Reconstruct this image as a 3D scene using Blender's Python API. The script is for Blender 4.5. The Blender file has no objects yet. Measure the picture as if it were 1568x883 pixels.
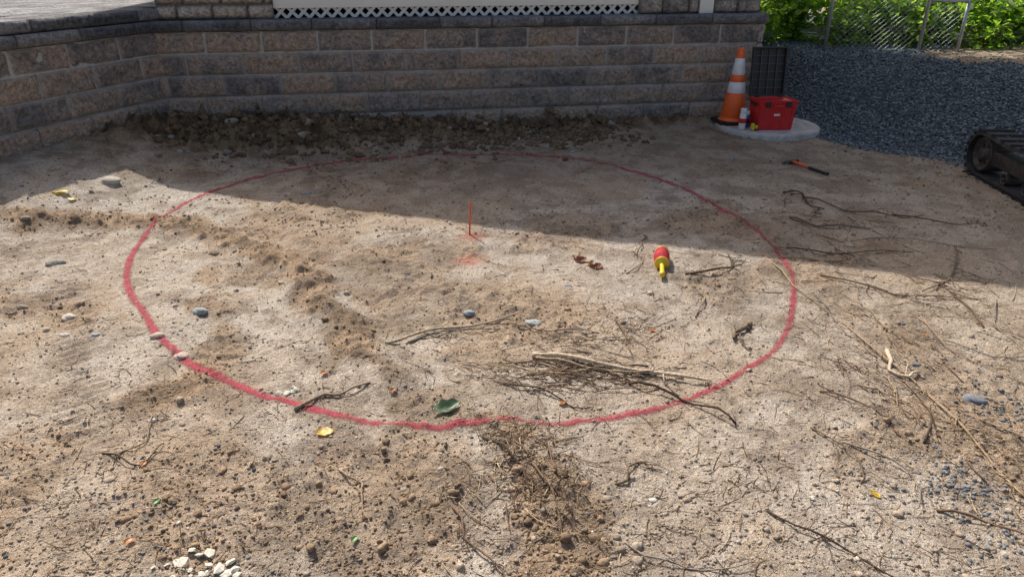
import bpy, bmesh, math, random
import numpy as np
from mathutils import Vector, Matrix
random.seed(7); rng=np.random.default_rng(7)
scene=bpy.context.scene
COL=scene.collection
# ------------------------------------------------------------------ noise
_T={}
def vnoise(x,y,seed=0):
    if seed not in _T: _T[seed]=np.random.default_rng(1000+seed).random((256,256))
    T=_T[seed]
    xi=np.floor(x).astype(int); yi=np.floor(y).astype(int)
    fx=x-xi; fy=y-yi
    fx=fx*fx*(3-2*fx); fy=fy*fy*(3-2*fy)
    x0=xi&255; x1=(xi+1)&255; y0=yi&255; y1=(yi+1)&255
    return (T[x0,y0]*(1-fx)+T[x1,y0]*fx)*(1-fy)+(T[x0,y1]*(1-fx)+T[x1,y1]*fx)*fy
def fbm(x,y,sc,octv=3,seed=0,gain=.5):
    r=0;a=1;t=0
    for i in range(octv):
        ca,sa=math.cos(.6*i+.3),math.sin(.6*i+.3)
        X=(x*ca-y*sa)/sc+17.3*i; Y=(x*sa+y*ca)/sc+5.1*i
        r=r+a*vnoise(X,Y,seed+i); t+=a; a*=gain; sc/=2.03
    return r/t
def ss(t):
    t=np.clip(t,0,1); return t*t*(3-2*t)
def polydist(x,y,pts):
    d=np.full(np.shape(x),1e9)
    for (ax,ay),(bx,by) in zip(pts[:-1],pts[1:]):
        vx,vy=bx-ax,by-ay; L=vx*vx+vy*vy+1e-12
        t=np.clip(((x-ax)*vx+(y-ay)*vy)/L,0,1)
        d=np.minimum(d,np.hypot(x-ax-t*vx,y-ay-t*vy))
    return d
# ------------------------------------------------------------------ layout (metres)
C0=np.array([-3.24,6.80])                       # inner corner of the two walls
MD=np.array([.9854,.1702]); MN=np.array([.1702,-.9854])   # main wall dir / front normal
LD=np.array([-.331,-.9436]); LN=np.array([.9436,-.331])   # side wall dir / front normal
MAINLEN=5.95
RIDGE=[(-3.3,4.3),(-2.9,4.45),(-2.55,4.50),(-2.28,4.47),(-1.87,4.21),(-1.50,3.95),(-1.18,3.62),(-.95,3.28),(-.79,3.0),(-.65,2.72),(-.5,2.54)]
RIDGE2=[(-1.75,3.35),(-1.45,3.14),(-1.31,2.87),(-1.32,2.54),(-1.50,2.40)]
RIDGE4=[(-.1,2.25),(.0,2.1),(.1,1.95),(.15,1.7),(.1,1.4)]
RIDGE5=[(1.5,3.5),(1.75,3.0),(1.85,2.4),(1.8,1.8),(1.7,1.3)]
def gline(x):
    return np.interp(x,[1.5,2.6,3.0,3.5,4.0,5.0,7.0],[9.6,8.2,6.95,6.25,5.75,5.2,4.5])
def gravmask(x,y):
    g=ss((y-gline(x)+.55*(fbm(x,y,.45,4,40)-.5)+.15)/.4)
    tan=ss((1.25-np.hypot((x-6.2)/1.3,(y-8.6)/.9)-.5*(fbm(x,y,.4,3,41)-.5))/.25)
    return g*(1-tan)
def loosemask(x,y):
    d1=polydist(x,y,RIDGE); d2=polydist(x,y,RIDGE2); d4=polydist(x,y,RIDGE4); d5=polydist(x,y,RIDGE5)
    n=fbm(x,y,.22,3,50)-.5
    m=ss((.15-d1+.26*n)/.10)*1.
    m=np.maximum(m,ss((.13-d2+.25*n)/.12)*.8)
    m=np.maximum(m,ss((.17-d4+.3*n)/.15)*.85)
    m=np.maximum(m,ss((.22-d5+.5*n)/.25)*.5)
    dm=(x-C0[0])*MN[0]+(y-C0[1])*MN[1]; s=(x-C0[0])*MD[0]+(y-C0[1])*MD[1]
    m=np.maximum(m,ss((.98-.11*s-dm+.5*n)/.25)*ss((6-s)/1))
    p=fbm(x,y,.5,4,60)
    m=np.maximum(m,ss((p-.58)/.10)*.55)
    return np.clip(m,0,1)
def moundmask(x,y):
    dm=(x-C0[0])*MN[0]+(y-C0[1])*MN[1]; s=(x-C0[0])*MD[0]+(y-C0[1])*MD[1]; n=fbm(x,y,.2,3,52)-.5
    return ss((.95-.12*s-dm+.5*n)/.2)*ss((6-s)/1.5)*ss((dm+.1)/.1)
def tread(x,y,a,b,w,seed,pitch=.055):
    ax,ay=a; dx,dy=b[0]-ax,b[1]-ay; L=math.hypot(dx,dy); dx/=L; dy/=L
    u=(x-ax)*dx+(y-ay)*dy; v=(x-ax)*-dy+(y-ay)*dx+.12*np.sin(u*1.1+seed)
    msk=ss((w/2-np.abs(v))/.03)*ss(u/.3)*ss((L-u)/.3)*ss((fbm(x,y,.3,3,seed)-.45)/.12)
    return msk*(np.clip(2.2*np.sin(2*math.pi*u/pitch+np.abs(v)*14),-1,1)*.5-.45), msk
TR=[((3.5,4.9),(1.75,1.1),61),((2.2,4.6),(.9,1.1),64),((-3.0,4.1),(-.7,1.1),67),((-1.3,5.0),(-.1,2.7),71)]
def H(x,y,full=True):
    x=np.asarray(x,float); y=np.asarray(y,float)
    dl=(x-C0[0])*LN[0]+(y-C0[1])*LN[1]
    dm=(x-C0[0])*MN[0]+(y-C0[1])*MN[1]; s=(x-C0[0])*MD[0]+(y-C0[1])*MD[1]
    z=.24*ss(1-dl/1.35)
    amp=.035+.15*ss((3.6-s)/3.2)
    m=amp*ss(1-dm/.95)*ss((6.2-s)/.8)
    m=m+.085*np.exp(-((dm-.42)/.22)**2)*ss((3.3-s)/1.0)*(.3+1.3*fbm(x,y,.35,2,3))
    z=np.maximum(z,m)
    g=gravmask(x,y)
    gh=.56*ss((y-gline(x))/3.0)*ss((x-2.3)/1.2)
    z=z+gh
    z=z+.022*(fbm(x,y,1.1,2,5)-.5)
    if full:
        L=loosemask(x,y)*(1-g); mm=moundmask(x,y)
        b=fbm(x,y,.085,3,11); b2=fbm(x,y,.04,3,15)
        z=z+.016*(fbm(x,y,.28,2,8)-.5)
        d1=polydist(x,y,RIDGE); ra=.35+.65*ss((x+2.1)/.6)
        z=z+ra*(.024*np.exp(-(d1/.09)**2)-.015*np.exp(-((d1-.20)/.07)**2))
        d4=polydist(x,y,RIDGE4); z=z+.012*np.exp(-(d4/.13)**2)
        z=z+L*(.030*np.maximum(0,b-.47)*2+.018*np.maximum(0,b2-.45)*2)
        z=z+mm*(.085*np.maximum(0,b-.45)*2+.03*np.maximum(0,b2-.45)*2+.05*(fbm(x,y,.16,2,18)-.5))
        z=z+(1-.6*L)*.014*np.maximum(0,b-.54)*2
        z=z+(.6+.4*L)*.015*np.maximum(0,b2-.50)*2
        z=z+.008*(fbm(x,y,.032,2,21)-.5)
        for a_,b_,sd in TR: z=z+.0055*tread(x,y,a_,b_,.24,sd)[0]
        z=z+g*.02*(fbm(x,y,.06,2,31)-.5)
    z=np.where((dm<-.02)&(s<MAINLEN)&(s>-3),-.02,z)
    return z
# ------------------------------------------------------------------ mesh helpers
def mesh_np(name,V,F,mat=None,smooth=True,attrs=None,parent=None):
    V=np.asarray(V,np.float32)
    if isinstance(F,np.ndarray): Fs=[F]
    else: Fs=[np.asarray(f) for f in F if len(f)]
    loops=np.concatenate([f.ravel() for f in Fs]).astype(np.int32)
    lens=np.concatenate([np.full(len(f),f.shape[1]) for f in Fs])
    starts=np.concatenate([[0],np.cumsum(lens)[:-1]]).astype(np.int32)
    me=bpy.data.meshes.new(name)
    me.vertices.add(len(V)); me.vertices.foreach_set('co',V.ravel())
    me.loops.add(len(loops)); me.loops.foreach_set('vertex_index',loops)
    me.polygons.add(len(lens)); me.polygons.foreach_set('loop_start',starts)
    me.update(calc_edges=True)
    me.polygons.foreach_set('use_smooth',np.full(len(lens),smooth,dtype=bool))
    if attrs:
        for k,a in attrs.items():
            a=np.asarray(a,np.float32)
            if a.ndim==1:
                at=me.attributes.new(k,'FLOAT','POINT'); at.data.foreach_set('value',a)
            else:
                at=me.attributes.new(k,'FLOAT_COLOR','POINT')
                at.data.foreach_set('color',np.concatenate([a,np.ones((len(a),1),np.float32)],1).ravel())
    ob=bpy.data.objects.new(name,me); COL.objects.link(ob)
    if mat: me.materials.append(mat)
    if parent: ob.parent=parent
    return ob
class Build:
    def __init__(s): s.V=[];s.Q=[];s.T=[];s.C=[];s.A=[];s.n=0
    def add(s,V,Q=None,T=None,col=(1,1,1),a=0.):
        V=np.asarray(V,float)
        if Q is not None and len(Q): s.Q.append(np.asarray(Q)+s.n)
        if T is not None and len(T): s.T.append(np.asarray(T)+s.n)
        s.V.append(V)
        c=np.asarray(col,float); s.C.append(np.broadcast_to(c,(len(V),3)) if c.ndim==1 else c)
        s.A.append(np.broadcast_to(np.asarray(a,float),(len(V),)))
        s.n+=len(V)
    def out(s,name,mat,smooth=True,parent=None):
        F=[]
        if s.Q: F.append(np.concatenate(s.Q))
        if s.T: F.append(np.concatenate(s.T))
        return mesh_np(name,np.concatenate(s.V),F,mat,smooth,{'Col':np.concatenate(s.C),'edge':np.concatenate(s.A)},parent)
def tube(P,r0,r1=None,sides=6,jit=0.):
    P=np.asarray(P,float); n=len(P); r1=r0 if r1 is None else r1
    T=np.gradient(P,axis=0); T/=np.linalg.norm(T,axis=1)[:,None]+1e-9
    up=np.array([0,0,1.]) if abs(T[:,2]).mean()<.8 else np.array([1.,0,0])
    A=np.cross(T,up); A/=np.linalg.norm(A,axis=1)[:,None]+1e-9
    B=np.cross(A,T)
    r=np.linspace(r0,r1,n)*(1+jit*(rng.random(n)-.5))
    th=np.arange(sides)*2*math.pi/sides
    V=P[:,None,:]+r[:,None,None]*(np.cos(th)[None,:,None]*A[:,None,:]+np.sin(th)[None,:,None]*B[:,None,:])
    V=V.reshape(-1,3)
    i=np.arange(n-1)[:,None]*sides; j=np.arange(sides)[None,:]; k=(j+1)%sides
    Q=np.stack([i+j,i+k,i+sides+k,i+sides+j],-1).reshape(-1,4)
    m=len(V); V=np.concatenate([V,P[:1],P[-1:]])
    jj=np.arange(sides); kk=(jj+1)%sides
    T1=np.stack([np.full(sides,m),kk,jj],1); T2=np.stack([np.full(sides,m+1),(n-1)*sides+jj,(n-1)*sides+kk],1)
    return V,Q,np.concatenate([T1,T2])
def ico(sub):
    bm=bmesh.new(); bmesh.ops.create_icosphere(bm,subdivisions=sub,radius=1)
    V=np.array([v.co[:] for v in bm.verts]); F=np.array([[v.index for v in f.verts] for f in bm.faces]); bm.free(); return V,F
ICO1=ico(1); ICO2=ico(2); ICO3=ico(3)
class Lumps:
    def __init__(s): s.V=[];s.F=[];s.C=[];s.n=0
    def add(s,pos,scale,cols,base=ICO1,jit=.3,tilt=.6):
        BV,BF=base; N=len(pos); k=len(BV)
        V=BV[None]*(1+jit*(rng.random((N,k,1))-.5))*scale[:,None,:]
        a=rng.uniform(0,2*math.pi,N); ca,sa=np.cos(a),np.sin(a)
        t=rng.uniform(-tilt,tilt,N); ct,st=np.cos(t),np.sin(t)
        x,y,z=V[...,0],V[...,1],V[...,2]
        y,z=y*ct[:,None]-z*st[:,None],y*st[:,None]+z*ct[:,None]
        x,y=x*ca[:,None]-y*sa[:,None],x*sa[:,None]+y*ca[:,None]
        V=np.stack([x,y,z],-1)+pos[:,None,:]
        s.F.append((BF[None]+(np.arange(N)*k)[:,None,None]).reshape(-1,3)+s.n)
        s.C.append(np.repeat(cols,k,axis=0)); s.V.append(V.reshape(-1,3)); s.n+=N*k
    def out(s,name,mat,smooth): return mesh_np(name,np.concatenate(s.V),np.concatenate(s.F),mat,smooth,{'Col':np.concatenate(s.C)})
def bobj(name,bm,mat,parent=None,smooth=False):
    me=bpy.data.meshes.new(name); bm.to_mesh(me); bm.free(); me.materials.append(mat)
    for p in me.polygons: p.use_smooth=smooth
    ob=bpy.data.objects.new(name,me); COL.objects.link(ob)
    if parent: ob.parent=parent
    return ob
def box(name,size,loc,mat,parent=None,bev=.004,rot=(0,0,0),taper=1.0,seg=2):
    bm=bmesh.new(); bmesh.ops.create_cube(bm,size=1)
    for v in bm.verts:
        k=1.0 if v.co.z>0 else taper
        v.co=Vector((v.co.x*size[0]*k,v.co.y*size[1]*k,v.co.z*size[2]))
    if bev: bmesh.ops.bevel(bm,geom=bm.edges[:],offset=bev,segments=seg,affect='EDGES',profile=.6)
    ob=bobj(name,bm,mat,parent); ob.location=loc; ob.rotation_euler=rot; return ob
def lathe(name,prof,mat,parent=None,loc=(0,0,0),rot=(0,0,0),n=40,smooth=True):
    P=np.array(prof,float); th=np.arange(n)*2*math.pi/n
    V=np.stack([P[:,0][:,None]*np.cos(th),P[:,0][:,None]*np.sin(th),np.repeat(P[:,1][:,None],n,1)],-1).reshape(-1,3)
    i=np.arange(len(P)-1)[:,None]*n; j=np.arange(n)[None]; k=(j+1)%n
    Q=np.stack([i+j,i+k,i+n+k,i+n+j],-1).reshape(-1,4)
    ob=mesh_np(name,V,Q,mat,smooth,None,parent); ob.location=loc; ob.rotation_euler=rot
    return ob
def empty(name,loc=(0,0,0),rot=(0,0,0)):
    e=bpy.data.objects.new(name,None); COL.objects.link(e); e.location=loc; e.rotation_euler=rot; e.empty_display_size=.1; return e
# ------------------------------------------------------------------ materials
def newmat(name):
    m=bpy.data.materials.new(name); m.use_nodes=True; nt=m.node_tree
    return m,nt,nt.nodes['Principled BSDF']
def noise(nt,sc,det=4,rough=.55,vec=None):
    n=nt.nodes.new('ShaderNodeTexNoise'); n.inputs['Scale'].default_value=sc; n.inputs['Detail'].default_value=det; n.inputs['Roughness'].default_value=rough
    if vec: nt.links.new(vec,n.inputs['Vector'])
    return n
def ramp(nt,fac,stops):
    r=nt.nodes.new('ShaderNodeValToRGB'); e=r.color_ramp.elements
    while len(e)<len(stops): e.new(.5)
    for i,(p,c) in enumerate(stops):
        e[i].position=p; e[i].color=(*c,1) if len(c)==3 else c
    nt.links.new(fac,r.inputs[0]); return r
def mix(nt,f,a,b,mode='MIX'):
    n=nt.nodes.new('ShaderNodeMix'); n.data_type='RGBA'; n.blend_type=mode
    for s,v in ((n.inputs[0],f),(n.inputs[6],a),(n.inputs[7],b)):
        if hasattr(v,'is_output'): nt.links.new(v,s)
        elif isinstance(v,tuple): s.default_value=(*v,1)
        else: s.default_value=v
    return n.outputs[2]
def math_(nt,op,a,b=0.,clamp=False):
    n=nt.nodes.new('ShaderNodeMath'); n.operation=op; n.use_clamp=clamp
    for s,v in ((n.inputs[0],a),(n.inputs[1],b)):
        if hasattr(v,'is_output'): nt.links.new(v,s)
        else: s.default_value=v
    return n.outputs[0]
def bump(nt,h,st,dist,prev=None):
    b=nt.nodes.new('ShaderNodeBump'); b.inputs['Strength'].default_value=st; b.inputs['Distance'].default_value=dist
    nt.links.new(h,b.inputs['Height'])
    if prev: nt.links.new(prev,b.inputs['Normal'])
    return b.outputs[0]
def attr(nt,name):
    a=nt.nodes.new('ShaderNodeAttribute'); a.attribute_name=name; return a
def ocoord(nt): return nt.nodes.new('ShaderNodeTexCoord').outputs['Object']
def simple(name,col,rough=.5,var=.15,sc=30,metal=0,bmp=.1,dirt=0.):
    m,nt,p=newmat(name); oc=ocoord(nt); n=noise(nt,sc,3,.6,oc)
    lo=tuple(c*(1-var) for c in col); hi=tuple(min(1,c*(1+var)) for c in col)
    r=ramp(nt,n.outputs[0],[(.3,lo),(.7,hi)]).outputs[0]
    if dirt:
        d=noise(nt,sc*.4,5,.7,oc); f=ramp(nt,d.outputs[0],[(.45,(0,0,0)),(.7,(dirt,)*3)]).outputs[0]
        r=mix(nt,f,r,(.26,.21,.16))
    nt.links.new(r,p.inputs['Base Color']); p.inputs['Roughness'].default_value=rough; p.inputs['Metallic'].default_value=metal
    if bmp: nt.links.new(bump(nt,n.outputs[0],bmp,.003),p.inputs['Normal'])
    return m
def colmat(name,rough=.9,sc=60,var=.35,bmp=.5,spec=.3,bd=.004):
    m,nt,p=newmat(name); a=attr(nt,'Col'); n=noise(nt,sc,3,.6,ocoord(nt))
    f=ramp(nt,n.outputs[0],[(.3,(1-var,)*3),(.7,(1+var*.4,)*3)]).outputs[0]
    c=mix(nt,1.,a.outputs['Color'],f,'MULTIPLY')
    nt.links.new(c,p.inputs['Base Color']); p.inputs['Roughness'].default_value=rough; p.inputs['Specular IOR Level'].default_value=spec
    if bmp: nt.links.new(bump(nt,n.outputs[0],bmp,bd),p.inputs['Normal'])
    return m
# ground: soil colour per vertex (soil types), fine grain in the shader
gm,nt,p=newmat('dirt'); oc=ocoord(nt)
n3=noise(nt,70,4,.75,oc); n4=noise(nt,290,2,.6,oc)
sp=ramp(nt,n3.outputs[0],[(.31,(.42,.395,.37)),(.43,(.90,.89,.88)),(.55,(1.03,1.03,1.03)),(.70,(1.36,1.35,1.33))]).outputs[0]
c=mix(nt,1.,attr(nt,'Col').outputs['Color'],sp,'MULTIPLY')
sp2=ramp(nt,n4.outputs[0],[(.3,(.58,.58,.58)),(.5,(1,1,1)),(.7,(1.3,1.3,1.3))]).outputs[0]
c=mix(nt,.85,c,sp2,'MULTIPLY')
nt.links.new(c,p.inputs['Base Color']); p.inputs['Roughness'].default_value=.95; p.inputs['Specular IOR Level'].default_value=.08
b=bump(nt,n3.outputs[0],1.,.020); nt.links.new(b,p.inputs['Normal'])
# paint
pm,nt,p=newmat('red_marking_paint'); oc=ocoord(nt)
dist=attr(nt,'dist').outputs['Fac']; np1=noise(nt,100,4,.8,oc); np2=noise(nt,3.5,2,.6,oc); np3=noise(nt,330,1,.7,oc)
dd=math_(nt,'ADD',dist,math_(nt,'MULTIPLY',math_(nt,'SUBTRACT',np1.outputs[0],.5),.055))
dd=math_(nt,'ADD',dd,math_(nt,'MULTIPLY',math_(nt,'SUBTRACT',np2.outputs[0],.5),.026))
dd=math_(nt,'ADD',dd,math_(nt,'MULTIPLY',math_(nt,'SUBTRACT',np3.outputs[0],.5),.038))
al=ramp(nt,math_(nt,'MULTIPLY',dd,20.),[(.01,(.88,)*3),(.13,(.55,)*3),(.38,(0,)*3)]).outputs[0]
pc=mix(nt,ramp(nt,np1.outputs[0],[(.35,(0,0,0)),(.65,(1,1,1))]).outputs[0],(.33,.03,.05),(.56,.075,.11))
nt.links.new(pc,p.inputs['Base Color']); nt.links.new(al,p.inputs['Alpha']); p.inputs['Roughness'].default_value=.85
nt.links.new(bump(nt,np1.outputs[0],.8,.012),p.inputs['Normal'])
sm,nt,p=newmat('orange_overspray'); oc=ocoord(nt)
dist=attr(nt,'dist').outputs['Fac']; n_=noise(nt,140,4,.8,oc)
k=math_(nt,'SUBTRACT',1.,dist,True); k=math_(nt,'MULTIPLY',math_(nt,'MULTIPLY',k,k),ramp(nt,n_.outputs[0],[(.4,(.05,)*3),(.6,(1,)*3)]).outputs[0])
nt.links.new(math_(nt,'MULTIPLY',k,.8,True),p.inputs['Alpha']); p.inputs['Base Color'].default_value=(.60,.15,.08,1); p.inputs['Roughness'].default_value=.9
# wall
def wallmat(name,dark,mid,warmc,edgec,eg=.65):
    m,nt,p=newmat(name); oc=ocoord(nt); a=attr(nt,'Col'); e=attr(nt,'edge').outputs['Fac']
    n1=noise(nt,5,4,.7,oc); n2=noise(nt,30,4,.75,oc); n3=noise(nt,140,2,.7,oc)
    sepn=nt.nodes.new('ShaderNodeSeparateColor'); nt.links.new(a.outputs['Color'],sepn.inputs[0])
    f=math_(nt,'ADD',n1.outputs[0],math_(nt,'SUBTRACT',sepn.outputs[0],.5))
    c=ramp(nt,f,[(.30,dark),(.47,mid),(.68,warmc)]).outputs[0]
    s=ramp(nt,n2.outputs[0],[(.3,(.40,.40,.41)),(.5,(1,1,1)),(.7,(1.6,1.55,1.5))]).outputs[0]
    c=mix(nt,1.,c,s,'MULTIPLY')
    s=ramp(nt,n3.outputs[0],[(.3,(.65,)*3),(.7,(1.3,)*3)]).outputs[0]
    c=mix(nt,.8,c,s,'MULTIPLY')
    c=mix(nt,math_(nt,'MULTIPLY',e,eg,True),c,edgec)
    nt.links.new(c,p.inputs['Base Color']); p.inputs['Roughness'].default_value=.93; p.inputs['Specular IOR Level'].default_value=.2
    nt.links.new(bump(nt,n2.outputs[0],1.,.035),p.inputs['Normal'])
    return m
WM=wallmat('split_face_block',(.215,.195,.183),(.38,.308,.257),(.47,.35,.262),(.56,.52,.475))
CM=wallmat('coping_block',(.10,.10,.108),(.17,.168,.172),(.28,.27,.265),(.30,.295,.29))
VM=wallmat('stone_veneer',(.24,.22,.20),(.46,.39,.33),(.60,.51,.42),(.15,.14,.13))
GAP=simple('wall_joint',(.45,.42,.385),.95)
PAV=wallmat('paver',(.22,.215,.215),(.31,.305,.305),(.40,.39,.38),(.11,.11,.11))
ORANGE=simple('cone_orange',(.92,.14,.02),.45,.08,dirt=.12); WHITE=simple('reflective_white',(.80,.80,.80),.4,.06,dirt=.2)
BLACK=simple('black_plastic',(.022,.022,.024),.5,.3); RED=simple('toolbox_red',(.62,.02,.025),.38,.1,dirt=.1)
CONC=simple('concrete',(.48,.45,.41),.9,.18,14,bmp=.5,dirt=.7); YEL=simple('yellow_plastic',(.75,.52,.02),.4,.08)
STK=simple('stake_orange',(.80,.11,.03),.6,.15); STR=simple('string_red',(.58,.04,.05),.7,.3,200,bmp=.6)
STEEL=simple('worn_steel',(.06,.052,.047),.6,.35,25,.4,bmp=.4,dirt=.45); RUB=simple('rubber',(.022,.021,.021),.85,.3,20,bmp=.4,dirt=.22)
CREAM=simple('cream_trim',(.80,.77,.68),.6,.04,3,bmp=.05); LATW=simple('white_lattice',(.78,.78,.76),.6,.05); DARK=simple('painted_shade_black',(.015,.015,.016),.95)  # last one: near-black colour stands in for crawlspace shade
ROOF=simple('roof_shingle',(.07,.07,.075),.95,.3,12,bmp=.5); SID=simple('siding',(.55,.53,.47),.7,.05,3); GLASS=simple('window_glass',(.03,.04,.05),.08,.1)
GALV=simple('galvanised',(.42,.43,.44),.45,.15,40,.6)
BARK=simple('bark',(.13,.10,.08),.95,.35,14,bmp=.9)
PEB=colmat('pebble',.95,80,.35,.4,.1); CLOD=colmat('clod',.97,90,.4,.8,.05,.006); TW=colmat('twig',.9,120,.4,0,.2)
STICKM=colmat('stick_bark',.9,90,.5,.8,.2)
def leafmat(name,tr=.6):
    m,nt,p=newmat(name); a=attr(nt,'Col'); out=nt.nodes['Material Output']
    p.inputs['Roughness'].default_value=.45; nt.links.new(a.outputs['Color'],p.inputs['Base Color'])
    t=nt.nodes.new('ShaderNodeBsdfTranslucent'); c=mix(nt,1.,a.outputs['Color'],(2.6,2.7,.9),'MULTIPLY'); nt.links.new(c,t.inputs['Color'])
    ms=nt.nodes.new('ShaderNodeMixShader'); ms.inputs[0].default_value=tr
    nt.links.new(p.outputs[0],ms.inputs[1]); nt.links.new(t.outputs[0],ms.inputs[2]); nt.links.new(ms.outputs[0],out.inputs[0]); return m
LEAF=leafmat('leaf'); DRYLEAF=leafmat('dry_leaf',.2)
# ------------------------------------------------------------------ ground sheet
def steps(a,b,f):
    o=[a]
    while o[-1]<b: o.append(o[-1]+f(o[-1]))
    return o
ex=[ -300,-180,-100,-60,-35,-20,-14,-10,-8,-7,-6.2,-5.6,-5.2]
xc=np.array(ex+list(np.arange(-4.9,4.5,.011))+list(np.arange(4.5,7.5,.04))+[8,9,11,14,20,35,60,100,180,300])
yc=np.array([-300,-150,-60,-20,-8,-3,-1,0,.5,.8,1.0]+steps(1.15,8.0,lambda y:.0065+.0022*(y-1.15))+list(np.arange(8.1,11,.06))+[11.5,12.5,14,17,22,30,45,80,150,300])
XX,YY=np.meshgrid(xc,yc); ny,nx=XX.shape
ZZ=H(XX,YY); LL=loosemask(XX,YY); GG=gravmask(XX,YY); MM=moundmask(XX,YY)
far=(np.abs(XX)>9)|(YY>14)|(YY<0); GG=np.where(far,0,GG)
idx=np.arange(nx*ny).reshape(ny,nx)
Fq=np.stack([idx[:-1,:-1],idx[:-1,1:],idx[1:,1:],idx[1:,:-1]],-1)
VG=np.stack([XX,YY,ZZ],-1).reshape(-1,3)
def lerp(a,b,t): return a*(1-t[...,None])+b*t[...,None]
A3=lambda *c: np.array(c)
t2=fbm(XX,YY,.13,5,110,.68); t1=fbm(XX,YY,.9,3,120); t5=fbm(XX,YY,.30,5,130,.62)
gc=lerp(lerp(A3(.34,.275,.213),A3(.46,.385,.307),ss((t2-.36)/.13)),A3(.55,.475,.39),ss((t2-.50)/.14))
gc=lerp(gc,A3(.49,.365,.25),ss((t1-.45)/.15)*.55)
gc=lerp(gc,A3(.50,.385,.27),ss((XX-1.1)/1.0)*.45)
def blob(cx,cy,rx,ry): return np.exp(-((XX-cx)/rx)**2-((YY-cy)/ry)**2)
pale=np.clip(blob(-1.75,3.55,.45,.6)+blob(-2.9,4.95,.8,.35)+blob(-1.2,3.1,.35,.35)+.6*blob(.1,3.7,.6,.5)+.8*blob(-2.4,5.0,.9,.3)+.5*blob(1.0,3.0,.5,.5)+.5*blob(-1.1,1.9,.5,.3)+.5*blob(.6,1.7,.5,.35),0,1)*ss((t5-.38)/.14)
gc=lerp(gc,A3(.61,.545,.465),pale*.75)
far_br=ss((YY-4.9)/1.2)*(1-GG)
gc=lerp(gc,lerp(A3(.27,.20,.14),A3(.40,.315,.23),ss((t2-.38)/.2)),far_br*.75)
gc=lerp(gc,A3(.26,.195,.142),ss((t5-.56)/.09)*.5)
trm=np.zeros_like(XX)
for a_,b_,sd in TR: trm=np.maximum(trm,tread(XX,YY,a_,b_,.24,sd)[1])
gc=lerp(gc,A3(.33,.245,.17),trm*.25*ss((t2-.3)/.3))
lf=np.clip(LL*1.0+(t2-.5)*.9*ss(LL*3),0,1)
gc=lerp(gc,lerp(A3(.22,.15,.092),A3(.41,.285,.18),ss((t2-.38)/.22)),lf*.85)
gc=lerp(gc,lerp(A3(.13,.086,.050),A3(.27,.185,.112),ss((t2-.38)/.22)),MM)
vr=np.random.default_rng(5).random(XX.shape)
gc=lerp(gc,A3(.105,.118,.125)[None,None]*(.6+.8*vr)[...,None],GG)
mesh_np('ground',VG,Fq.reshape(-1,4),gm,True,{'Col':gc.reshape(-1,3)})
def sheet(name,dist,thr,lift,mat):
    fm=(dist[:-1,:-1]<thr)&(dist[1:,1:]<thr)
    F=Fq[fm]; u,inv=np.unique(F.ravel(),return_inverse=True)
    V=VG[u].copy(); V[:,2]+=lift
    return mesh_np(name,V,inv.reshape(-1,4),mat,True,{'dist':dist.ravel()[u]})
RING=[(-.37,6.25),(.09,6.22),(.49,6.11),(.80,5.88),(1.08,5.56),(1.31,5.16),(1.44,4.75),(1.55,4.40),(1.58,4.06),(1.57,3.75),(1.53,3.53),(1.43,3.25),(1.32,3.0),(1.18,2.78),(1.03,2.64),(.87,2.5),(.72,2.4),(.56,2.32),(.42,2.27),(.29,2.24),(.19,2.22),(.08,2.23),(-.01,2.245),(-.11,2.22),(-.21,2.20),(-.30,2.19),(-.40,2.21),(-.50,2.22),(-.63,2.26),(-.77,2.31),(-.89,2.37),(-1.01,2.41),(-1.14,2.49),(-1.28,2.58),(-1.42,2.68),(-1.55,2.81),(-1.68,2.95),(-1.82,3.14),(-1.95,3.30),(-2.10,3.53),(-2.19,3.73),(-2.25,3.9),(-2.30,4.12),(-2.35,4.35),(-2.36,4.63),(-2.30,4.97),(-2.19,5.24),(-2.0,5.52),(-1.76,5.79),(-1.43,6.02),(-.95,6.18)]
def catmull(P,n=6,closed=False):
    P=[np.array(p,float) for p in P]; o=[]; m=len(P)
    for i in range(m if closed else m-1):
        a,b,c,d=(P[(i-1)%m],P[i],P[(i+1)%m],P[(i+2)%m]) if closed else (P[max(i-1,0)],P[i],P[i+1],P[min(i+2,m-1)])
        for t in np.arange(n)/n:
            o.append(.5*(2*b+(c-a)*t+(2*a-5*b+4*c-d)*t*t+(3*b-a-3*c+d)*t**3))
    o.append(P[0] if closed else P[-1]); return np.array(o)
ring=catmull(RING,3,True)
near=(XX>-2.6)&(XX<1.8)&(YY>2)&(YY<6.5)
dr=np.full(XX.shape,9.); dr[near]=polydist(XX[near],YY[near],[tuple(q) for q in ring])
dr=np.where(dr<1,dr-.006*ss((.3-XX)/1.5)*ss((4.6-YY)/1.0)-.008*ss((YY-4.3)/1.0),dr)
sheet('painted_circle',dr,.055,.003,pm)
s1=np.minimum(np.hypot(XX+.24,YY-3.80)/.17,np.hypot(XX+.25,YY-4.18)/.15)
s1=np.minimum(s1,np.hypot(XX-.86,YY-3.85)/.2+.4)
sheet('paint_overspray',s1,1.0,.0025,sm)
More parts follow.
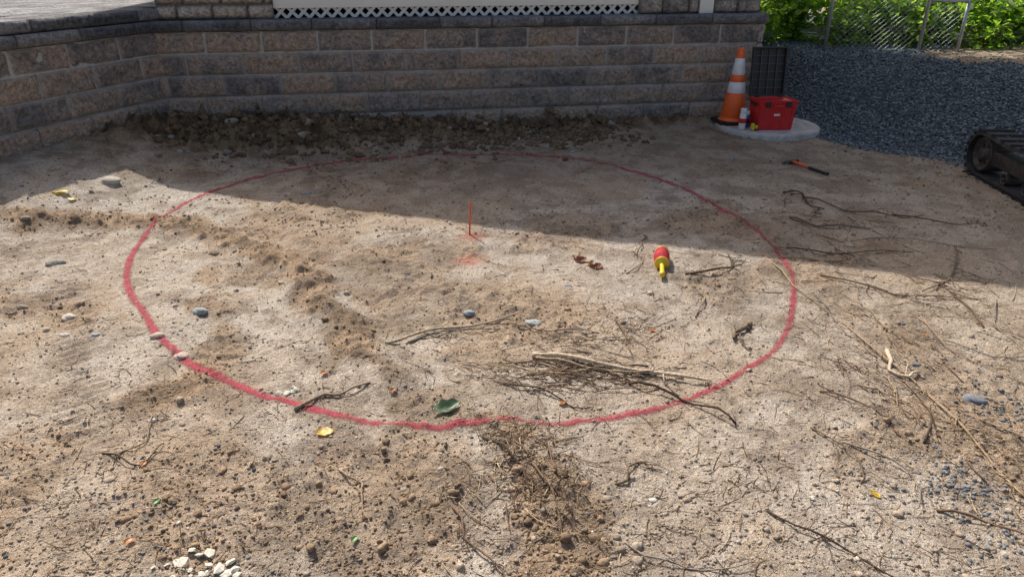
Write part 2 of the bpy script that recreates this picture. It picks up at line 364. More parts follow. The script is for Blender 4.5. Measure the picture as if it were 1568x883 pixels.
# ------------------------------------------------------------------ block walls
def blocks(B,p0,d,nrm,s0,s1,z0,z1,L,off,rough=.026,setback=0.,coping=False,seed=0,vary=0.,warm=.5,depth=.3,res=.022):
    s=s0-off
    while s<s1-.02:
        l=L*(1+vary*(random.random()-.5)); a=max(s,s0); b=min(s+l,s1); s+=l
        if b-a<.03: continue
        a+=.0035;b-=.0035; zz0=z0+.0035; zz1=z1-.0035
        nx=max(3,int((b-a)/res)); nz=max(3,int((zz1-zz0)/res))
        S=np.concatenate([[a],np.linspace(a,b,nx),[b]]); ZP=[(zz0,-.05)]+[(z,0) for z in np.linspace(zz0,zz1,nz)]
        if coping: ZP+=[(zz1+.0,-.02),(zz1,-.06),(zz1,-.12),(zz1,-.2),(zz1,-depth)]
        else: ZP+=[(zz1,-.05)]
        ZP=np.array(ZP)
        SS,Zg=np.meshgrid(S,ZP[:,0]); _,O=np.meshgrid(S,ZP[:,1])
        O=O.copy(); de=np.minimum(SS-a,b-SS); 
        dz=np.minimum(Zg-zz0,zz1-Zg)
        w=np.clip(np.minimum(de,dz)/.024,0,1)
        ox,oz=random.random()*50,random.random()*50
        r=fbm(SS+ox,Zg+oz,.12,4,70)-.5; r2=np.abs(fbm(SS+oz,Zg+ox,.06,2,75)-.5)
        front=(O>-.001)
        O=np.where(front,O-.010*(1-w)+w*(rough*.35+rough*2.2*r+rough*.8*r2),O)
        jig=.004*(fbm(SS+ox,Zg+oz,.03,2,80)-.5)
        Zo=Zg+jig*(w>0)
        if coping: Zo=Zo+np.where(~front,.006*(fbm(SS+ox,O+oz,.05,2,81)-.6),0)
        O[:,0]-=.05; O[:,-1]-=.05
        O=O-setback
        X=p0[0]+d[0]*SS+nrm[0]*O; Y=p0[1]+d[1]*SS+nrm[1]*O
        m,n=X.shape; ii=np.arange(m*n).reshape(m,n)
        Q=np.stack([ii[:-1,:-1],ii[:-1,1:],ii[1:,1:],ii[1:,:-1]],-1).reshape(-1,4)
        tint=np.clip(.5+.42*(random.random()-.5)+(warm-.5),0,1)
        B.add(np.stack([X,Y,Zo],-1).reshape(-1,3),Q,col=(tint,random.random(),0),a=((1-w)*(front if not coping else front*.6)).ravel())
def backing(name,p0,d,nrm,s0,s1,z0,z1,f,bk,mat,parent):
    a=np.array(p0)+np.array(d)*s0; b=np.array(p0)+np.array(d)*s1; n=np.array(nrm)
    P=[a+n*f,b+n*f,b+n*bk,a+n*bk]
    V=[(*q,z0) for q in P]+[(*q,z1) for q in P]
    Q=[(0,1,5,4),(1,2,6,5),(2,3,7,6),(3,0,4,7),(4,5,6,7),(3,2,1,0)]
    return mesh_np(name,V,np.array(Q),mat,False,None,parent)
CR=.195
def retaining(name,p0,d,nrm,length,start=0.,endcap=False):
    e=empty(name)
    B=Build()
    for r in range(-1,5):
        blocks(B,p0,d,nrm,start,length,r*CR,(r+1)*CR,.505,(.0 if r%2 else .25)+.06*r,setback=.004*r,warm=.60-.03*r if r<4 else .44)
    if endcap:
        pe=np.array(p0)+np.array(d)*length; d2=-np.array(nrm); n2=np.array(d)
        for r in range(-1,5):
            blocks(B,pe,d2,n2,0,1.2,r*CR,(r+1)*CR,.505,(.0 if r%2 else .25),warm=.5)
    B.out('block_courses',WM,True,e)
    B=Build(); blocks(B,p0,d,nrm,start-.0,length+(.02 if endcap else 0),.975,1.075,.56,.2,rough=.018,setback=-.02,coping=True,vary=.25,warm=.5)
    if endcap: blocks(B,pe,d2,n2,0.0,1.2,.975,1.0735,.56,.1,rough=.016,setback=-.02,coping=True,vary=.25)
    B.out('coping',CM,True,e)
    backing('core',p0,d,nrm,start,length-(.05 if endcap else 0),-.2,.97,-.022,-.3,GAP,e)
    return e
random.seed(3)
mw=retaining('retaining_wall',C0,MD,MN,MAINLEN,start=-.10,endcap=True)
retaining('retaining_wall',C0,LD,LN,4.2,start=-.12)
pat=empty('paver_patio')
B=Build()
blocks(B,C0,LD,LN,-.15,1.40,1.075,1.172,.5,.3,rough=.014,setback=.01,coping=True,vary=.3)
pe=C0+LD*1.40
blocks(B,pe,-LN,LD,0.02,2.6,1.075,1.1705,.5,.2,rough=.014,setback=.0,coping=True,vary=.3)
B.out('step_coping',CM,True,pat)
def pavers(B,o,ax,ay,n1,n2,z,L=.30,W=.15):
    for j in range(n2):
        for i in range(n1):
            a=(i+(.5 if j%2 else 0))*L; b=a+L-.006; c=j*W; dd=c+W-.006
            zz=z+random.uniform(-.0015,.0015); h=.006
            R=[]
            for (u,v_) in ((a,c),(b,c),(b,dd),(a,dd)):
                R.append((u,v_,zz-.03))
            for (u,v_) in ((a,c),(b,c),(b,dd),(a,dd)): R.append((u,v_,zz-h))
            for (u,v_) in ((a+h,c+h),(b-h,c+h),(b-h,dd-h),(a+h,dd-h)): R.append((u,v_,zz))
            V=[(o[0]+ax[0]*u+ay[0]*v_,o[1]+ax[1]*u+ay[1]*v_,w) for u,v_,w in R]
            Q=[(8,9,10,11)]+[(k,(k+1)%4,4+(k+1)%4,4+k) for k in range(4)]+[(4+k,4+(k+1)%4,8+(k+1)%4,8+k) for k in range(4)]
            B.add(V,Q,col=(random.uniform(.3,.7),0,0))
B=Build()
o1=C0-LN*.31+LD*1.10; pavers(B,o1,-LD,-LN,16,22,1.168)
o2=C0-LN*.31+LD*4.2; pavers(B,o2,-LD,-LN,9,22,1.072)
B.out('pavers',PAV,False,pat)
backing('bedding',C0,LD,LN,-2.6,1.38,.0,1.14,-.30,-3.6,GAP,pat)
backing('lower_bedding',C0,LD,LN,1.381,4.2,.0,1.045,-.30,-3.6,GAP,pat)
# ------------------------------------------------------------------ house
house=empty('house')
def hp(s,o,z):
    q=C0+MD*s-MN*o; return (q[0],q[1],z)
def prism(name,pts,o0,o1,mat):
    n=len(pts); V=[hp(s,o0,z) for s,z in pts]+[hp(s,o1,z) for s,z in pts]
    bm=bmesh.new(); vs=[bm.verts.new(v_) for v_ in V]
    bm.faces.new(vs[:n]); bm.faces.new(vs[n:][::-1])
    for i in range(n): bm.faces.new((vs[i],vs[n+i],vs[n+(i+1)%n],vs[(i+1)%n]))
    bmesh.ops.recalc_face_normals(bm,faces=bm.faces)
    return bobj(name,bm,mat,house)
APS=4.05; APZ=5.03; EL_S=-.5; EL_Z=1.70; LS=.0; LZ=2.05; RS=5.95; RZ=4.15  # gable outline above view, shaped to set the shadow edge on the ground
prism('front_wall',[(LS,1.25),(RS,1.25),(RS,RZ-.1),(APS,APZ-.1),(LS,LZ-.1)],.26,.36,SID)
prism('back_wall',[(LS,0),(RS,0),(RS,RZ-.1),(APS,APZ-.1),(LS,LZ-.1)],2.9,3.0,SID)
prism('side_wall',[(RS-.1,1.0),(RS,1.0),(RS,RZ-.1),(RS-.1,RZ-.1)],.361,2.899,SID)
prism('side_wall_base',[(RS-.1,-.1),(RS-.0,-.1),(RS-.0,.999),(RS-.1,.999)],1.25,2.899,CONC)
prism('side_wall_left',[(LS,1.0),(LS+.1,1.0),(LS+.1,LZ-.1),(LS,LZ-.1)],.361,2.899,SID)
prism('trim_board',[(1.05,1.160),(4.62,1.160),(4.62,1.45),(1.05,1.45)],.17,.235,CREAM)
prism('crawlspace_shade_panel',[(1.0,.98),(4.7,.98),(4.7,1.3),(1.0,1.3)],.50,.54,DARK)  # dark sheet painting the unlit space behind the lattice
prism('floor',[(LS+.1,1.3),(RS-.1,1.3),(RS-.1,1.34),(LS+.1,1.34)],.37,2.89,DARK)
prism('unseen_shadow_roof',[(EL_S,EL_Z),(APS,APZ),(RS+.4,RZ-.20),(RS+.4,RZ-.05),(APS,APZ+.15),(EL_S,EL_Z+.15)],.15,3.2,ROOF)  # unseen roof, its slope guessed to cast the wanted shadow
prism('fascia',[(EL_S,EL_Z),(APS,APZ-.0),(APS,APZ+.16),(EL_S,EL_Z+.16)],.12,.149,CREAM)
prism('window_trim',[(2.0,1.9),(3.6,1.9),(3.6,2.9),(2.0,2.9)],.23,.259,CREAM)
prism('window',[(2.08,1.98),(3.52,1.98),(3.52,2.82),(2.08,2.82)],.22,.229,GLASS)
B=Build()
for sx in np.arange(1.0,4.75,.105):
    for sg,oo in ((1,.20),(-1,.213)):
        w=.028; h0,h1=1.02,1.175; run=(h1-h0)*sg
        V=[]
        for dof in (0,.01):
            for (ds,z) in ((-w/1.4,h0),(w/1.4,h0),(w/1.4+run,h1),(-w/1.4+run,h1)):
                V.append(hp(sx+ds,oo+dof,z))
        B.add(V,[(0,1,2,3),(7,6,5,4),(0,4,5,1),(1,5,6,2),(2,6,7,3),(3,7,4,0)])
B.out('lattice',LATW,False,house)
B=Build()
for (a,b) in ((.02,1.05),(4.62,5.25),(5.42,5.93)):
    z=1.07
    for r in range(6):
        hh=random.choice([.13,.17,.2]); blocks(B,C0-MN*.12,MD,MN,a,b,z,z+hh,.36,random.uniform(0,.2),rough=.03,vary=.7,warm=.5); z+=hh
B.out('stone_veneer',VM,True,house)
for i,(a,b) in enumerate(((.04,1.03),(4.64,5.23),(5.44,5.91))): prism('veneer_core_%d'%i,[(a,1.0),(b,1.0),(b,2.0),(a,2.0)],.15,.25,GAP)
prism('post',[(5.26,1.07),(5.41,1.07),(5.41,2.0),(5.26,2.0)],.12,.25,CREAM)
# ------------------------------------------------------------------ scatter
def field(n,ymin=1.25,ymax=8.3,wx=.76):
    y=1/rng.uniform(1/ymax,1/ymin,n); x=rng.uniform(-1,1,n)*(wx*y+.55); 
    dl=(x-C0[0])*LN[0]+(y-C0[1])*LN[1]; dm=(x-C0[0])*MN[0]+(y-C0[1])*MN[1]; s=(x-C0[0])*MD[0]+(y-C0[1])*MD[1]
    ok=(dl>.02)&((dm>.02)|(s>MAINLEN+.05))
    return x[ok],y[ok]
def pebcols(n,blue=.28,white=.10):
    t=rng.random(n)[:,None]; k=rng.uniform(.7,1.3,n)[:,None]
    c=np.where(t<blue,np.array([[.21,.205,.20]]),np.where(t<1-white,np.array([[.40,.32,.24]]),np.array([[.60,.55,.47]])))
    return c*k
def scat(Lm,n,r0,r1,kind,base,jit,power=2.,flat=.65,wloose=None,maxgrav=.5,sink=.15,ymin=1.25):
    x,y=field(n,ymin); g=gravmask(x,y); L=loosemask(x,y); M=moundmask(x,y)
    keep=g<maxgrav
    if wloose is not None: keep&=rng.random(len(x))<(wloose+(1-wloose)*L)
    x,y,L,M=x[keep],y[keep],L[keep],M[keep]; m=len(x)
    r=r0+(r1-r0)*rng.random(m)**power
    sc=np.stack([r*rng.uniform(.8,1.35,m),r*rng.uniform(.7,1.1,m),r*flat*rng.uniform(.7,1.2,m)],1)
    z=H(x,y)+sc[:,2]*sink
    if kind=='peb': c=pebcols(m)
    else:
        k=rng.uniform(.65,1.2,m)[:,None]; c=np.where(L[:,None]>.4,np.array([[.32,.225,.145]]),np.array([[.42,.34,.255]]))*k
        c=np.where(M[:,None]>.5,np.array([[.20,.135,.082]])*k,c); c=np.where(y[:,None]>5.2,c*.85,c)
    Lm.add(np.stack([x,y,z],1),sc,c,base,jit)
PB=Lumps(); CB=Lumps()
scat(PB,7000,.0015,.0055,'peb',ICO1,.4,2.)
scat(PB,260,.006,.014,'peb',ICO2,.3,2.5,.55,None,.5,.05)
scat(CB,34000,.002,.0070,'clod',ICO1,.6,2.0,.85,.45,.5,.3)
scat(CB,1900,.006,.018,'clod',ICO2,.6,2.6,.75,.15)
scat(CB,7000,.004,.013,'clod',ICO1,.6,2.2,.8,.7,.5,.15,4.2)
m=3000; s=rng.uniform(.1,4.6,m)*rng.uniform(.5,1,m)**.3; dm=np.abs(rng.normal(.42,.27,m))+.03
P=C0[None]+MD[None]*s[:,None]+MN[None]*dm[:,None]; ok=((P[:,0]-C0[0])*LN[0]+(P[:,1]-C0[1])*LN[1])>.1; P=P[ok]; m=len(P)
r=.006+.034*rng.random(m)**3.6
c=np.where(rng.random(m)[:,None]<.03,np.array([[.38,.32,.25]]),np.array([[.21,.142,.086]]))*rng.uniform(.65,1.2,m)[:,None]
CB.add(np.stack([P[:,0],P[:,1],H(P[:,0],P[:,1])+r*.0],1),np.stack([r*1.1,r,r*.85],1),c,ICO2,.8)
CB.out('dirt_clods',CLOD,True)
# gravel pile stones
n=70000; x=rng.uniform(2.4,7.5,n); y=rng.uniform(4.6,10.6,n); g=gravmask(x,y); k=rng.random(n)<np.where(g>.35,1,g*.9+.03); k&=rng.random(n)<np.clip(1.2-.1*(y-5),.4,1); k&=(y>gline(x)-.7)
x,y=x[k],y[k]; dm=(x-C0[0])*MN[0]+(y-C0[1])*MN[1]; s=(x-C0[0])*MD[0]+(y-C0[1])*MD[1]; k=(dm>.02)|(s>MAINLEN+.05); x,y=x[k],y[k]; n=len(x)
r=rng.uniform(.006,.015,n); c=np.array([[.138,.155,.163]])*rng.uniform(.35,2.0,n)[:,None]
GL=Lumps(); GL.add(np.stack([x,y,H(x,y)+.004],1),np.stack([r*1.2,r,r*.75],1),c,ICO1,.5); GL.out('gravel_pile',PEB,False)
pp=[]
for cx,cy,sx_,n in ((1.52,1.85,.07,190),(1.95,2.3,.10,170),(1.45,2.1,.15,40),(-1.0,1.5,.15,40),(-1.4,1.5,.3,50),(1.1,5.8,.8,60),(1.5,1.55,.08,90),(-1.8,5.9,.15,120),(-2.3,6.1,.2,120)):
    pp.append(np.stack([rng.normal(cx,sx_,n),rng.normal(cy,sx_*1.3,n)],1))
P=np.concatenate(pp); n=len(P); r=rng.uniform(.002,.007,n); c=np.array([[.17,.18,.185]])*rng.uniform(.6,1.6,n)[:,None]
PB.add(np.stack([P[:,0],P[:,1],H(P[:,0],P[:,1])+r*.3],1),np.stack([r*1.2,r,r*.8],1),c,ICO2,.3)
PB.out('pebbles',PEB,True)
ROCKS=[((-2.62,3.76),.045,(.33,.30,.26)),((-2.18,3.11),.035,(.60,.52,.43)),((-2.47,3.21),.026,(.30,.25,.19)),((-2.10,2.93),.022,(.5,.46,.4)),((-1.95,2.92),.02,(.42,.41,.38)),((-2.98,5.11),.075,(.52,.46,.38)),((-1.54,3.14),.03,(.34,.36,.36)),((-1.53,5.09),.035,(.32,.30,.28)),((-1.78,3.95),.03,(.27,.20,.14)),((-2.62,6.69),.06,(.44,.36,.27)),((-1.65,2.90),.03,(.50,.41,.34)),((-1.46,2.72),.03,(.5,.40,.34)),((-.21,3.13),.026,(.30,.33,.33)),((.10,3.03),.032,(.38,.40,.38)),((1.84,2.38),.036,(.22,.23,.25)),((1.01,4.45),.03,(.33,.2,.14)),((-1.37,2.24),.014,(.6,.57,.5)),((.46,1.81),.012,(.6,.58,.53)),((-3.12,4.32),.025,(.33,.29,.24)),((-3.05,6.11),.04,(.33,.32,.31)),((-3.01,6.79),.05,(.36,.31,.25)),((-2.32,7.2),.05,(.40,.34,.27)),((-2.02,7.1),.05,(.36,.31,.24)),((1.92,6.11),.03,(.3,.29,.28)),((2.02,5.72),.025,(.3,.27,.24)),((-1.9,6.5),.04,(.3,.25,.19)),((-.6,6.75),.035,(.35,.31,.25)),((.55,6.3),.03,(.33,.32,.30)),((1.75,2.65),.016,(.2,.22,.24)),((-1.25,3.5),.015,(.5,.45,.38)),((.3,3.45),.015,(.3,.29,.28))]
for (x,y),r,c in ROCKS:
    V,F=ICO3; o=rng.random(2)*40
    V=V*(1+.8*(fbm(V[:,0]*.5+o[0]+V[:,2],V[:,1]*.5+o[1],.5,4,90)-.5))[:,None]*np.array([r*rng.uniform(1,1.3),r*rng.uniform(.7,.9),r*.5])
    a=rng.uniform(-.5,.5); V=np.stack([V[:,0]*math.cos(a)-V[:,1]*math.sin(a),V[:,0]*math.sin(a)+V[:,1]*math.cos(a),V[:,2]],1)
    V+=np.array([x,y,float(H(x,y))+r*.02]); mesh_np('rock',V,F,PEB,True,{'Col':np.tile(c,(len(V),1))})
P=[]
for cx,cy,sd,n in ((-.93,1.52,.035,12),(-.82,1.50,.02,6),(-1.02,1.51,.02,3),(-.90,2.45,.02,8)):
    for i in range(n): P.append((rng.normal(cx,sd),rng.normal(cy,sd)))
P=np.array(P); n=len(P); r=rng.uniform(.006,.020,n)
WL=Lumps(); WL.add(np.stack([P[:,0],P[:,1],H(P[:,0],P[:,1])+.004],1),np.stack([r*1.2,r,r*.5],1),np.array([[.66,.62,.52]])*rng.uniform(.8,1.1,n)[:,None],ICO1,.7); WL.out('broken_concrete_chunks',PEB,False)
# ------------------------------------------------------------------ sticks & straw
def gpath(P2,lift=.006,arch=.01,n=5,wig=.01):
    Q=catmull(P2,n); k=len(Q); t=np.linspace(0,1,k)
    Q=Q+np.stack([np.interp(t,np.linspace(0,1,6),rng.normal(0,wig,6)),np.interp(t,np.linspace(0,1,6),rng.normal(0,wig,6))],1)
    z=H(Q[:,0],Q[:,1]); z=np.convolve(np.pad(z,2,'edge'),np.ones(5)/5,'valid')
    return np.column_stack([Q,z+lift+arch*np.sin(t*math.pi*rng.uniform(1,2.5))**2])
def stick(P2,r0,r1,col,arch=.01,forks=0,name='fallen_stick'):
    B=Build(); P=gpath(P2,r0*.8,arch); V,Q,T=tube(P,r0,r1,8,.4); B.add(V,Q,T,col)
    for f in range(forks):
        i=rng.integers(len(P)//5,len(P)-2); d=P[i+1]-P[i]; d/=np.linalg.norm(d); a=rng.choice([-1,1])*rng.uniform(.4,.9)
        dd=np.array([d[0]*math.cos(a)-d[1]*math.sin(a),d[0]*math.sin(a)+d[1]*math.cos(a)]); L=rng.uniform(.06,.18)
        P3=gpath([P[i,:2],P[i,:2]+dd*L*.5+rng.normal(0,.01,2),P[i,:2]+dd*L],r1*.8,.02); V,Q,T=tube(P3,r1*.9,r1*.3,5,.2); B.add(V,Q,T,np.array(col)*.9)
    return B.out(name,STICKM)
TAN=(.62,.50,.35); BRN=(.20,.13,.085); GRY=(.30,.25,.20); DRK=(.09,.06,.04)
stick([(-.56,2.84),(-.44,2.92),(-.20,3.0),(.05,3.12)],.008,.003,(.52,.41,.28),.012,4)
stick([(-.50,2.87),(-.3,2.93),(-.02,2.98)],.006,.002,GRY,.012,3)
stick([(.07,2.72),(.24,2.66),(.49,2.59),(.72,2.53),(.83,2.51)],.012,.005,TAN,.014,3)
stick([(.10,2.70),(.3,2.62),(.6,2.56)],.008,.003,(.36,.27,.18),.015,2)
stick([(.47,2.49),(.67,2.38),(.84,2.23)],.006,.004,DRK,.03,0)  # near-black tube laid along a dark line on the ground
stick([(-.84,2.32),(-.72,2.40),(-.60,2.48)],.009,.003,(.36,.27,.18),.008,1)
stick([(1.57,3.07),(1.61,2.72),(1.66,2.49),(1.66,2.26),(1.65,2.02),(1.65,1.79)],.005,.0035,(.40,.29,.18),.014,8)
stick([(1.66,2.75),(1.63,2.56),(1.73,2.58)],.009,.005,TAN,.01,1)
stick([(1.57,3.85),(1.79,3.78),(2.03,3.80)],.006,.003,(.35,.26,.17),.01,2)
stick([(2.02,5.08),(2.09,4.89),(2.12,4.58)],.007,.004,DRK,.04,3)
stick([(1.85,4.54),(1.99,4.37),(2.31,4.32)],.009,.004,(.22,.16,.11),.02,3)
stick([(2.1,4.95),(2.35,4.6),(2.75,4.5)],.007,.003,BRN,.03,2)
stick([(.96,3.57),(1.12,3.60),(1.24,3.71),(1.26,3.82)],.008,.004,(.15,.10,.06),.02,3)
stick([(.50,3.07),(.51,2.87),(.53,2.72)],.005,.002,BRN,.015,2)
stick([(1.48,3.80),(1.51,3.36),(1.57,3.14)],.005,.002,(.38,.28,.18),.012,2)
stick([(2.69,4.01),(2.44,3.62),(2.14,3.36)],.006,.003,(.25,.18,.12),.015,5)
stick([(1.14,3.0),(1.08,2.94),(1.02,2.86)],.014,.007,(.22,.165,.11),.01,2)
stick([(.34,1.85),(.43,1.97),(.51,1.98)],.005,.002,(.20,.14,.09),.01,2)
stick([(.85,4.2),(.80,4.05),(.72,3.85)],.005,.002,BRN,.012,2)
stick([(2.25,3.0),(2.3,3.4),(2.2,3.6)],.005,.002,BRN,.012,3)
for P2 in (([(.05,2.55),(.3,2.60),(.55,2.50)]),([(.0,2.66),(.2,2.6),(.35,2.50)]),([(-.12,3.02),(.15,2.94),(.4,2.92)]),([(.05,2.02),(.12,1.85),(.16,1.62)]),([(-.08,2.12),(.02,1.98),(.05,1.8)]),([(.2,1.95),(.16,1.8),(.2,1.7)]),([(1.75,2.3),(1.9,2.05),(2.0,1.8)]),([(1.5,2.1),(1.62,2.3),(1.58,2.55)]),([(-1.45,2.05),(-1.3,1.98),(-1.25,2.1)]),([(-1.4,2.3),(-1.35,2.15),(-1.4,2.0)]),([(.65,3.6),(.75,3.8),(.7,3.95)]),([(.8,1.75),(1.0,1.6),(1.1,1.45)]),([(.1,2.45),(.35,2.42),(.6,2.47)]),([(-.05,2.5),(.15,2.4),(.3,2.3)]),([(1.7,3.6),(2.0,3.35),(2.3,3.3)]),([(1.9,2.9),(2.2,2.7),(2.5,2.75)]),([(2.1,4.1),(2.4,4.15),(2.9,3.95)]),([(1.2,2.1),(1.35,1.95),(1.3,1.75)]),([(1.8,3.2),(1.75,2.95),(1.9,2.75)]),([(.9,3.1),(1.0,3.3),(.95,3.45)]),([(-.2,1.75),(-.1,1.6),(.0,1.4)]),([(.35,1.6),(.5,1.5),(.7,1.52)]),([(-.6,1.95),(-.5,1.85),(-.45,1.7)]),
  ([(1.65,4.0),(1.9,3.9),(2.4,3.95)]),([(2.0,3.1),(1.95,2.8),(2.1,2.5)]),([(1.45,2.75),(1.55,2.5),(1.5,2.3)]),([(1.75,2.05),(1.85,1.8),(1.8,1.55)]),([(2.5,3.3),(2.3,3.0),(2.35,2.8)]),([(1.25,2.45),(1.4,2.3),(1.45,2.1)]),([(1.1,2.2),(1.2,2.0),(1.15,1.85)]),([(2.6,4.6),(2.9,4.4),(3.1,4.45)]),([(1.35,1.75),(1.5,1.7),(1.6,1.55)])): stick(P2,rng.uniform(.0028,.005),.0018,random.choice([BRN,GRY,(.36,.26,.17),DRK]),.015,3)
B=Build()
def straw(n,cx=None,cy=None,sx_=None,sy_=None,L0=.03,L1=.14,cols=None,ang=None,mx=.0022):
    if cx is None: X,Y=field(n,1.25,6.2)
    else: X=rng.normal(cx,sx_,n); Y=rng.normal(cy,sy_,n)
    n=len(X); t=np.linspace(-.5,.5,6)[None]
    L=L0+(L1-L0)*rng.random(n)**2; a=rng.uniform(0,2*math.pi,n) if ang is None else rng.normal(ang,.45,n); b=rng.normal(0,.5,n)
    th=a[:,None]+b[:,None]*t
    PX=X[:,None]+np.cumsum(np.cos(th),1)*L[:,None]/6; PY=Y[:,None]+np.cumsum(np.sin(th),1)*L[:,None]/6
    Z=H(PX,PY)
    for q in range(n):
        z=Z[q]; z=.5*z+.5*z.max(); r=rng.uniform(.0006,mx)
        z=z+r*.7+rng.uniform(0,.014)*np.abs(np.linspace(-1,1,6))**2*rng.choice([0,1])
        V,Q,T=tube(np.column_stack([PX[q],PY[q],z]),r,r*.5,4,.2); k=rng.random()
        c=np.array((.48,.36,.23)) if k<.3 else (np.array((.25,.16,.10)) if k<.7 else np.array((.12,.08,.055)))
        B.add(V,Q,T,c*rng.uniform(.7,1.2))
straw(2400)
straw(220,.06,1.92,.10,.15,.04,.24,mx=.0034); straw(110,.05,2.15,.08,.04,.04,.16)
straw(200,.35,2.55,.20,.06,.04,.24,ang=2.9,mx=.0038); straw(80,.0,2.62,.15,.05,.03,.16,ang=2.9)
straw(80,.6,2.93,.06,.1,.04,.2); straw(60,.3,2.85,.15,.04,.04,.18,ang=0.)
straw(230,1.62,2.5,.16,.35,.03,.22,ang=1.7,mx=.003); straw(160,1.6,1.8,.25,.25,.03,.18); straw(90,1.1,3.55,.18,.2,.03,.16)
straw(70,2.1,4.5,.3,.3,.05,.3,mx=.004); straw(50,-1.3,2.7,.15,.2,.03,.14); straw(220,2.1,3.4,.4,.4,.05,.28,mx=.003)
straw(90,.3,3.2,.3,.3,.03,.14); straw(90,.7,1.8,.2,.15,.03,.14,ang=.9); straw(70,-1.1,1.6,.25,.2,.03,.12); straw(70,.0,2.8,.3,.2,.04,.16)
B.out('twigs_and_pine_straw',TW,True)
# ------------------------------------------------------------------ ground leaves
def gleaf(name,loc,L,W,rot,col,curl=.3,tiltx=0.,lobes=0,z=.006):
    nu,nv=13,7; u=np.linspace(0,1,nu); v_=np.linspace(-1,1,nv); U,Vv=np.meshgrid(u,v_,indexing='ij')
    w=W*np.sin(np.pi*np.clip(U,0,1)**.8)**.75+.02*W
    if lobes: w=w*(1+.18*np.sin(U*lobes*2*math.pi))
    o=rng.random()*20
    X=(U-.5)*L; Y=Vv*w; Z=curl*(np.abs(Vv)**2)*w*.6*(.4+1.2*vnoise(U*2+o,Vv+o,97))+curl*L*.3*(U-.4)**2+.5*W*(fbm(U*3+o,Vv*2,.8,2,95)-.5)
    c=np.tile(col,(nu*nv,1))*(1-.25*np.exp(-(Vv.ravel()/.12)**2))[:,None]*(.7+.5*fbm(U.ravel()*5,Vv.ravel()*5,1.,2,96))[:,None]
    ii=np.arange(nu*nv).reshape(nu,nv); Q=np.stack([ii[:-1,:-1],ii[:-1,1:],ii[1:,1:],ii[1:,:-1]],-1).reshape(-1,4)
    ob=mesh_np(name,np.stack([X,Y,Z],-1).reshape(-1,3),Q,DRYLEAF,True,{'Col':c})
    ob.location=(loc[0],loc[1],float(H(loc[0],loc[1]))+z); ob.rotation_euler=(tiltx,0,rot); return ob
YC=(.58,.38,.04); RB=(.20,.07,.035); OC=(.38,.16,.05)
gleaf('fallen_green_leaf',(-.25,2.31),.115,.030,.5,(.07,.12,.06),.5,.15,3,.016)
gleaf('fallen_yellow_leaf',(-.69,2.16),.065,.022,.2,YC,.5)
gleaf('fallen_yellow_leaf',(-3.15,4.79),.12,.04,.1,(.48,.38,.12),.5,0,3)
gleaf('fallen_yellow_leaf',(-3.05,4.73),.07,.025,2.1,(.5,.36,.08),.4)
for loc in ((1.19,1.83),(3.44,5.56),(-1.40,6.29),(-1.98,6.02),(-2.58,5.60)): gleaf('fallen_yellow_leaf',loc,.04,.012,random.uniform(0,6),YC,.5)
for loc,c in (((1.92,2.90),OC),((-1.15,1.62),OC),((-1.28,1.98),(.45,.2,.1)),((1.94,3.95),RB),((-.48,2.43),OC),((-.80,2.58),OC),((.2,2.35),OC),((.66,2.95),(.4,.13,.05))): gleaf('fallen_brown_leaf',loc,.035,.011,random.uniform(0,6),c,.8)
for loc,r in (((.40,3.80),.3),((.45,3.74),2.6),((.49,3.72),1.0),((.37,3.83),2.0)): gleaf('fallen_brown_leaf',loc,.07,.022,r,RB,1.0,.2)
for loc in ((-1.14,1.78),(-.47,1.61)): gleaf('green_sprout',loc,.03,.008,random.uniform(0,6),(.10,.22,.05),.8)
# ------------------------------------------------------------------ survey stake & reel
st=empty('survey_stake',(-.27,4.23,0))
z0=float(H(-.27,4.23))
V,Q,T=tube([(0,0,z0-.05),(.004,0,z0+.08),(.010,0,z0+.165),(.012,0,z0+.212)],.0058,.0052,8); mesh_np('rod',V,[Q,T],STK,True,None,st)
reel=empty('string_line_reel',(.845,3.70,float(H(.835,3.74))+.040),(math.radians(93),0,math.radians(-10)))
lathe('reel_body',[(0,-.165),(.012,-.164),(.016,-.14),(.018,-.125),(.036,-.123),(.038,-.119),(.036,-.115),(.026,-.113),(.026,.03),(.040,.032),(.042,.036),(.040,.042),(.018,.044),(.013,.055),(.012,.12),(.015,.155),(.015,.185),(0,.19)],YEL,reel,n=28)
B=Build(); th=np.linspace(0,2*math.pi*19,19*24); zz=np.linspace(-.108,.026,len(th))
for k in (0,1.5):
    rr=.032+.007*np.sin(np.linspace(0,math.pi,len(th)))+.002*np.sin(th*.37+k)
    V,Q,T=tube(np.column_stack([rr*np.cos(th+k),rr*np.sin(th+k),zz+.002*np.sin(th*2.3+k*2)]),.0042,.0042,5); B.add(V,Q,T)
B.out('string_winding',STR,True,reel)
P=gpath([(-.262,4.22),(.1,4.14),(.45,4.06),(.83,3.86)],.004,.002,6,.004); V,Q,T=tube(P,.0009,.0009,5)
so=mesh_np('string',V,[Q,T],STR,True); so.parent=reel; bpy.context.view_layer.update(); so.matrix_parent_inverse=reel.matrix_world.inverted()
